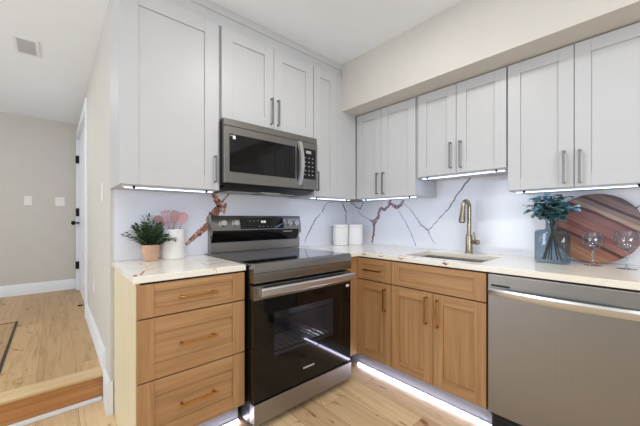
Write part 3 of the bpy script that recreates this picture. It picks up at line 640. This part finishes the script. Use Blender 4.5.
MB().tube([tuple(e0-dn*0.004), tuple(e0+dn*0.012), tuple(e0+dn*0.03), tuple(e0+dn*0.105), tuple(e0+dn*0.118)], [0.016, 0.0175, 0.0165, 0.024, 0.022], 18).build('spray_head', M['faucet'], t)
MB().tube([tuple(e0+dn*0.116), tuple(e0+dn*0.122)], 0.0185, 18).build('nozzle', M['blackm'], t)
hv = Vector((-0.25, -0.97, 0)).normalized(); hc = Vector((FX, FY, CT1+0.085))
h_ = MB().tube([tuple(hc), tuple(hc+hv*0.055), tuple(hc+hv*0.057), tuple(hc+hv*0.075), tuple(hc+hv*0.078)], [0.017, 0.017, 0.0185, 0.0185, 0.015], 18).build('valve', M['faucet'], t)
lv = hc+hv*0.05
MB().tube([tuple(lv+Vector((0, 0, 0.012))), tuple(lv+Vector((0.004, 0.012, 0.075)))], [0.006, 0.005], 10).build('lever', M['faucet'], h_)

# ------------------------------------------------------------------ things on the counters
# potted fern
KX0, KY0 = -1.820, -0.105
PX, PY = -1.952, -0.125; PB = CT1
t = thing('potted_fern', 'small leafy green fern in a terracotta pot on the left counter', 'potted plant', (PX, PY, PB))
MB().lathe([(0, PB), (0.036, PB), (0.040, PB+0.004), (0.051, PB+0.092), (0.053, PB+0.096), (0.050, PB+0.098), (0.046, PB+0.092), (0.044, PB+0.082), (0, PB+0.080)], PX, PY, 32).build('pot', M['terra'], t)
MB().lathe([(0.0452, PB+0.081), (0.03, PB+0.086), (0, PB+0.088)], PX, PY, 24).build('soil', M['soil'], t)
def leaf(mb, base, d, up, L, wd, curl=0.25):
    d = d.normalized(); s = d.cross(up).normalized(); n = s.cross(d)
    rows = []
    for k, wf in ((0, 0.12), (0.3, 0.9), (0.55, 1), (0.8, 0.6), (1, 0.02)):
        c = base+d*L*k-n*curl*L*k*k
        rows.append([mb.bm.verts.new(c-s*wd*wf*.5+n*wd*wf*.12), mb.bm.verts.new(c), mb.bm.verts.new(c+s*wd*wf*.5+n*wd*wf*.12)])
    for a, b in zip(rows, rows[1:]):
        mb._face([a[0], a[1], b[1], b[0]]); mb._face([a[1], a[2], b[2], b[1]])
fo = MB(); st = MB(); rnd = random.Random(3)
for i in range(64):
    az = rnd.uniform(0, 2*PI); el = rnd.uniform(0.45, 1.52); L = rnd.uniform(0.11, 0.18)
    if math.sin(az) > 0.3: L *= 0.75
    if math.cos(az) < -0.5 and el < 0.8: L *= 0.82
    if math.cos(az) > 0.3: L *= 0.78
    h = Vector((math.cos(az), math.sin(az), 0)); p = Vector((PX, PY, PB+0.083))+h*rnd.uniform(0, 0.03); pts = []
    droop = rnd.uniform(0.3, 0.9)*(1.25-el*0.6)
    for k in range(7):
        s = k/6; q = p+h*L*s*math.cos(el)*1.05+Vector((0, 0, L*(s*math.sin(el)*1.15-droop*s*s*0.42)))
        q.y = min(q.y, -0.05); q.z = max(q.z, PB+0.03)
        kv = Vector((q.x+1.820, q.y+0.105, 0))
        if kv.length < 0.085 and q.z < PB+0.215: kv = kv.normalized()*0.085; q.x, q.y = -1.820+kv.x, min(-0.05, -0.105+kv.y)
        pts.append(q)
    st.tube([tuple(q) for q in pts], [0.0014]*6+[0.0006], 5)
    for k in range(1, 7):
        d = (pts[k]-pts[k-1]).normalized(); side = d.cross(Vector((0, 0, 1))).normalized() if abs(d.z) < 0.98 else Vector((1, 0, 0))
        for s in (-1, 1):
            leaf(fo, pts[k], d*0.7+side*s*0.75+Vector((0, 0, rnd.uniform(-.25, .3))), Vector((0, 0, 1))+h*0.2, rnd.uniform(0.030, 0.045), rnd.uniform(0.013, 0.019))
    leaf(fo, pts[-1], pts[-1]-pts[-2], Vector((0, 0, 1)), 0.03, 0.010)
for v in fo.bm.verts:
    v.co.y = min(v.co.y, -0.022); kv = Vector((v.co.x-KX0, v.co.y-KY0, 0))
    if kv.length < 0.076 and v.co.z < CT1+0.195: kv = kv.normalized()*0.076; v.co.x, v.co.y = KX0+kv.x, KY0+kv.y
fo.build('foliage', M['leaf'], t, recalc=False); st.build('stems', M['stem'], t)

# utensil crock and what stands in it
KX, KY = -1.820, -0.105
t = thing('utensil_crock', 'white ceramic utensil crock with a patterned top band', 'crock', (KX, KY, CT1))
H = CT1+0.187; cr = MB()
cr.lathe([(0, CT1), (0.064, CT1), (0.069, CT1+0.005), (0.070, CT1+0.115), (0.0715, CT1+0.118), (0.070, CT1+0.122), (0.070, CT1+0.175), (0.0715, CT1+0.181), (0.070, H), (0.066, H), (0.064, CT1+0.175), (0.062, CT1+0.01), (0, CT1+0.008)], KX, KY, 40)
for r in range(3):
    for k in range(22):
        a = 2*PI*(k+0.5*(r % 2))/22; z = CT1+0.133+r*0.015
        c = Vector((KX+0.0703*math.cos(a), KY+0.0703*math.sin(a), z)); nn = Vector((math.cos(a), math.sin(a), 0)); ss = Vector((-math.sin(a), math.cos(a), 0))
        tip = cr.bm.verts.new(c+nn*0.0022); q = [cr.bm.verts.new(c+v-nn*0.0006) for v in (ss*0.009, Vector((0, 0, 0.0075)), -ss*0.009, Vector((0, 0, -0.0075)))]
        for i in range(4): cr._face([q[i], q[(i+1) % 4], tip])
cr.build('pot', M['ceramic'], t)
def utensil(name, label, bx, by, tx, ty, tz, kind, mat):
    """handle from inside the crock to the neck, head above it facing the camera"""
    t = thing(name, label, 'utensil', (bx, by, CT1+0.012), 'pink utensils in the crock')
    p0 = Vector((bx, by, CT1+0.018)); p1 = Vector((tx, ty, tz)); d = (p1-p0).normalized(); L = (p1-p0).length; neck = p1-d*(0.085 if kind != 'spoon' else 0.085)
    MB().tube([tuple(p0), tuple(p0.lerp(neck, 0.5)), tuple(neck), tuple(neck+d*0.012)], [0.006, 0.0065, 0.005, 0.004], 10).build('handle', mat, t)
    view = (Vector((CAM.x, CAM.y, tz))-p1).normalized(); s = d.cross(view).normalized(); n = s.cross(d).normalized()
    m = MB()
    if kind == 'slotted':
        us = [-.026, -.017, -.0115, -.003, .003, .0115, .017, .026]; vs = [0.0, 0.022, 0.064, 0.078]
        m.f = lambda u, o, z: tuple(neck+s*u*(0.72+0.28*min(1, o/0.05))+d*o+n*z); m.grid(us, vs, -0.0025, 0.0025, lambda i, j: not (j == 1 and i in (1, 3, 5)))
        m.build('head', mat, t, bevel=0.0012)
    elif kind == 'spatula':
        pr = [(-.010, 0), (.010, 0), (.024, .03), (.026, .068), (.020, .078), (-.012, .084), (-.024, .076), (-.025, .03)]
        m.f = lambda u, o, z: tuple(neck+s*u+d*o+n*z); m.prism(pr, -0.003, 0.003, 'uo'); m.build('head', mat, t, bevel=0.0015)
    else:
        rows = []; N = 9
        for k in range(N+1):
            v = k/N; w_ = 0.030*math.sqrt(max(0.0, 1-(2*v-1)**2))*(0.8+0.35*v)+0.0015
            rows.append([[m.bm.verts.new(neck+d*0.085*v+s*w_*a+n*(-0.010*(1-a*a)*(math.sin(PI*v))+off)) for a in (-1, -.6, 0, .6, 1)] for off in (0.0016, -0.0016)])
        for a, b in zip(rows, rows[1:]):
            for k in range(4):
                m._face([a[0][k], a[0][k+1], b[0][k+1], b[0][k]]); m._face([a[1][k+1], a[1][k], b[1][k], b[1][k+1]])
            m._face([a[0][0], b[0][0], b[1][0], a[1][0]]); m._face([a[0][4], a[1][4], b[1][4], b[0][4]])
        m._face(rows[0][0]+rows[0][1][::-1]); m._face(rows[-1][0]+rows[-1][1][::-1]); m.build('head', mat, t)
utensil('slotted_turner', 'pink slotted turner, the utensil with slits in its head', -1.806, -0.122, -1.874, -0.122, 1.226, 'slotted', M['pink'])
utensil('serving_spoon', 'pink spoon at the right end of the crock, in front', -1.824, -0.110, -1.758, -0.128, 1.212, 'spoon', M['pinkl'])
utensil('spatula', 'pink spatula standing behind the spoon in the crock', -1.832, -0.075, -1.798, -0.080, 1.224, 'spatula', M['pink'])
utensil('spoon', 'pink spoon leaning over the fern at the left of the crock', -1.772, -0.092, -1.922, -0.098, 1.186, 'spoon', M['pink'])

# canisters in the corner
def canister(label, cx, cy, rot):
    t = thing('canister', label, 'canister', (cx, cy, CT1), 'white canisters in the corner')
    MB().lathe([(0, CT1), (0.066, CT1), (0.072, CT1+0.006), (0.073, CT1+0.168), (0.070, CT1+0.172), (0, CT1+0.172)], cx, cy, 40, power=0.55, rot=rot).build('body', M['ceramic'], t)
    MB().lathe([(0, CT1+0.1725), (0.066, CT1+0.1725), (0.066, CT1+0.177), (0.0735, CT1+0.178), (0.0735, CT1+0.192), (0.069, CT1+0.198), (0, CT1+0.199)], cx, cy, 40, power=0.55, rot=rot).build('lid', M['ceramic'], t)
canister('white lidded canister nearer the range, left of the pair', -0.318, -0.128, -YAW)
canister('white lidded canister nearer the sink, right of the pair', -0.180, -0.193, -YAW)

# round striped cutting board leaning on the backsplash
bc_y, br = -1.925, 0.200; tilt = math.asin((0.06)/(2*br)); th = 0.018
m = MB(); N = 72; rings = []
ang = math.radians(-30)
bx = Vector((0, -1, 0)); bz = Vector((math.sin(tilt), 0, math.cos(tilt))); bn = Vector((-math.cos(tilt), 0, math.sin(tilt)))
cen = Vector((-0.016, bc_y, CT1+0.001))+Vector((-0.070, 0, 0))+bz*br+bn*0.001
def bp(r, a, h): return cen+bx*r*math.cos(a)+bz*r*math.sin(a)+bn*h
prof = [(0, 0), (br-0.004, 0), (br, 0.004), (br, th-0.004), (br-0.004, th), (0, th)]
rings = [[m.bm.verts.new(bp(r, 2*PI*k/N, h)) for k in range(N)] if r else [m.bm.verts.new(bp(0, 0, h))] for r, h in prof]
def buv(v):
    p = v.co-cen; x, y = p.dot(bx), p.dot(bz); c, s = math.cos(ang), math.sin(ang)
    al = x*c+y*s; ac = -x*s+y*c
    return (0.5-ac/(2*br), al)
def bface(vs):
    f = m.bm.faces.new(vs)
    for lp in f.loops: lp[m.uv].uv = buv(lp.vert)
for a, b in zip(rings, rings[1:]):
    for k in range(N):
        j = (k+1) % N
        if len(a) == 1: bface([a[0], b[k], b[j]])
        elif len(b) == 1: bface([a[k], a[j], b[0]])
        else: bface([a[k], a[j], b[j], b[k]])
o = m.build('cutting_board', M['board']); tag(o, 'large round striped wood cutting board leaning on the backsplash', 'cutting board')

# glass bottle vase with eucalyptus
VX, VY = -0.255, -1.765
t = thing('glass_vase', 'square-shouldered smoky blue glass bottle vase', 'vase', (VX, VY, CT1))
V = []
outer = [(0.0, CT1), (0.92, CT1), (1.0, CT1+0.008), (1.0, CT1+0.176), (0.95, CT1+0.186), (0.80, CT1+0.191)]
inner = [(0.76, CT1+0.187), (0.92, CT1+0.180), (0.965, CT1+0.172), (0.965, CT1+0.018), (0.9, CT1+0.012), (0, CT1+0.012)]
m = MB()
m.lathe([(0.082*a, z) for a, z in outer]+[(0.036, CT1+0.194), (0.031, CT1+0.200), (0.030, CT1+0.272), (0.033, CT1+0.277), (0.033, CT1+0.283), (0.029, CT1+0.283), (0.027, CT1+0.272), (0.027, CT1+0.200), (0.034, CT1+0.191)]+[(0.082*a, z) for a, z in inner], VX, VY, 48, sx=0.62, sy=1.0, power=0.62)
m.build('bottle', M['vase'], t)
bq = thing('eucalyptus_bouquet', 'teal green eucalyptus sprigs standing in the glass vase', 'foliage', (VX, VY, CT1+0.014))
tw = MB(); ev = MB(); rnd = random.Random(11)
for i in range(9):
    az = 2*PI*i/9+rnd.uniform(-.3, .3); h = Vector((math.cos(az)*0.8, math.sin(az), 0)); bot = Vector((VX, VY, CT1+0.02))-Vector((h.x*0.022, h.y*0.045, 0))
    nk = Vector((VX, VY, CT1+0.235))+h*0.013; top = Vector((VX, VY, CT1+0.283))+h*rnd.uniform(0.04, 0.095)+Vector((0, 0, rnd.uniform(0.03, 0.10)))
    pts = []
    for k in range(13):
        s = k/12
        pts.append(((bot*(1-s)+nk*s)+h*0.02*math.sin(PI*s)*(1 if i % 2 else -0.3)) if False else (bot.lerp(nk, s/0.55) if s < 0.55 else nk.lerp(top, (s-0.55)/0.45)))
    tw.tube([tuple(p) for p in pts], [0.0035]*7+[0.003, 0.0025, 0.002, 0.0016, 0.0014, 0.001], 6)
    for k in range(8, 13):
        for s in range(4):
            a = rnd.uniform(0, 2*PI); d = Vector((math.cos(a), math.sin(a), rnd.uniform(-0.35, 0.6)))
            L = rnd.uniform(0.044, 0.060)
            b = pts[k]+d.normalized()*0.006
            if (b+d.normalized()*L).z > 1.318: d.z = -0.2
            leaf(ev, b, d, Vector((rnd.uniform(-.6, .3), rnd.uniform(-.5, .5), 1)), L, L*0.82, 0.15)
for d, L in ((Vector((-.1, 1, -.15)), 0.11), (Vector((-.2, 1, -.5)), 0.09), (Vector((0, -1, -.1)), 0.10), (Vector((-.2, .9, .1)), 0.12), (Vector((-.3, -.9, 0.05)), 0.11)):
    d.normalize(); b0 = Vector((VX, VY, CT1+0.315)); tw.tube([(VX, VY, CT1+0.28), tuple(b0+d*0.02), tuple(b0+d*L)], [0.002, 0.0018, 0.001], 6)
    for k in range(7):
        p = b0+d*(0.03+(L-0.03)*k/6); a = rnd.uniform(0, 2*PI); dd_ = (d+Vector((math.cos(a), math.sin(a)*.5, rnd.uniform(-.7, .5)))).normalized()
        leaf(ev, p, dd_, Vector((-.5, 0, 1)), rnd.uniform(.026, .038), .028, 0.15)
tw.build('twigs', M['twig'], bq); ev.build('leaves', M['euc'], bq, recalc=False)

# wine glasses
def wine_glass(label, cx, cy, s):
    t = thing('wine_glass', label, 'glass', (cx, cy, CT1), 'wine glasses before the cutting board'); Z = CT1
    bowl = [(0.004, 0.080), (0.012, 0.084), (0.034, 0.098), (0.045, 0.118), (0.047, 0.138), (0.043, 0.165), (0.039, 0.180), (0.0380, 0.180), (0.0420, 0.165), (0.0458, 0.138), (0.0438, 0.118), (0.033, 0.0995), (0.011, 0.0858), (0, 0.085)]
    MB().lathe([(r*s, Z+z*s) for r, z in bowl], cx, cy, 36).build('bowl', M['water'], t)
    MB().lathe([(0.0042*s, Z+0.081*s), (0.0036*s, Z+0.04*s), (0.0046*s, Z+0.012*s), (0.008*s, Z+0.006*s)], cx, cy, 16).build('stem', M['crystal'], t)
    MB().lathe([(0.008*s, Z+0.006*s), (0.03*s, Z+0.0028*s), (0.038*s, Z+0.0015), (0.038*s, Z+0.0002), (0, Z+0.0002)], cx, cy, 36).build('foot', M['crystal'], t)
    MB().lathe([(0, Z+0.0862*s), (0.011*s, Z+0.087*s), (0.026*s, Z+0.096*s), (0.022*s, Z+0.101*s), (0.008*s, Z+0.094*s), (0, Z+0.096*s)], cx, cy, 10).build('facets', M['crystal'], t, smooth=False)
wine_glass('clear stemmed wine glass nearer the vase', -0.20, -1.932, 1.0)
wine_glass('clear stemmed wine glass at the right edge, farther from the vase', -0.225, -2.064, 1.06)

# ------------------------------------------------------------------ plates, outlets, vent, hatch strip
def plate(name, label, f, u, z, o, wd, hh, gang, mat=M['plate'], toggles=True):
    t = thing(name, label, 'switch' if 'switch' in name else 'outlet', f(u, o, z))
    MB(f).box(u-wd/2, u+wd/2, o, o+0.005, z-hh/2, z+hh/2).build('cover_plate', mat, t, bevel=0.002)
    for k in range(gang):
        uu = u+(k-(gang-1)/2)*0.046
        if toggles: MB(f).box(uu-0.015, uu+0.015, o+0.005, o+0.008, z-0.033, z+0.033).build('rocker', mat, t, bevel=0.001)
        else:
            for dz in (-0.02, 0.02): MB(f).box(uu-0.016, uu+0.016, o+0.005, o+0.007, z+dz-0.014, z+dz+0.014).build('socket', mat, t, bevel=0.001)
end_f = lambda u, o, z: (u, 3.3-o, z)
plate('light_switch', 'single white light switch on the hall end wall, farther from the door', end_f, -2.645, 1.405, 0, 0.075, 0.12, 1)
plate('light_switch', 'wider white double light switch on the hall end wall, nearer the door', end_f, -2.328, 1.403, 0, 0.10, 0.12, 2)
plate('light_switch', 'white light switch on the hall side wall left of the tall cabinet, seen edge-on', hall_f, 0.36, 1.352, 0, 0.075, 0.125, 1)
plate('wall_outlet', 'white outlet low on the hall side wall, seen edge-on', hall_f, 0.93, 0.62, 0, 0.075, 0.12, 1, toggles=False)
plate('wall_outlet', 'white outlet on the backsplash behind the canisters', back_f, -0.36, 1.145, 0.0155, 0.075, 0.115, 1, M['splash'], False)
plate('wall_outlet', 'white outlet on the sink backsplash under the corner cabinet doors', right_f, 0.48, 1.15, 0.0155, 0.075, 0.115, 1, M['splash'], False)
# ceiling vent
t = thing('ceiling_vent', 'white ceiling air vent with a grey grille', 'vent', (-2.56, 1.08, CEIL))
MB().grid([-2.622, -2.600, -2.497, -2.475], [0.935, 0.962, 1.212, 1.238], CEIL-0.006, CEIL, lambda i, j: not (i == 1 and j == 1)).build('frame', M['trim'], t, bevel=0.002)
MB().box(-2.601, -2.496, 0.961, 1.213, CEIL-0.002, CEIL).build('backing', M['grille'], t)
for k in range(9):
    y = 0.975+k*0.0275; MB().prism([(y-0.009, CEIL-0.002), (y+0.007, CEIL-0.008), (y+0.009, CEIL-0.006), (y-0.007, CEIL-0.0005)], -2.600, -2.497, 'oz').build('slat', M['grille'], t)
# dark edge of the floor hatch in the hall
t = thing('floor_hatch', 'wooden hall floor panel edged by a dark strip, at the left edge', 'floor panel', (-2.9, 1.2, HF))
m = MB(); m.box(-3.4, -2.665, 0.5, 1.88, HF, HF+0.004); m.build('panel', M['hallfloor'], t)
m = MB(); m.box(-2.665, -2.647, 0.5, 1.905, HF, HF+0.006); m.box(-3.4, -2.665, 1.885, 1.905, HF, HF+0.005); m.build('edge_strip', M['dark'], t, bevel=0.001)
# door stop
o = MB().tube([(-2.157, 1.98, HF+0.05), (-2.19, 1.98, HF+0.05), (-2.20, 1.98, HF+0.05)], [0.008, 0.008, 0.011], 10).build('door_stop', M['hinge']); tag(o, 'small black door stop on the hall baseboard', 'door stop')
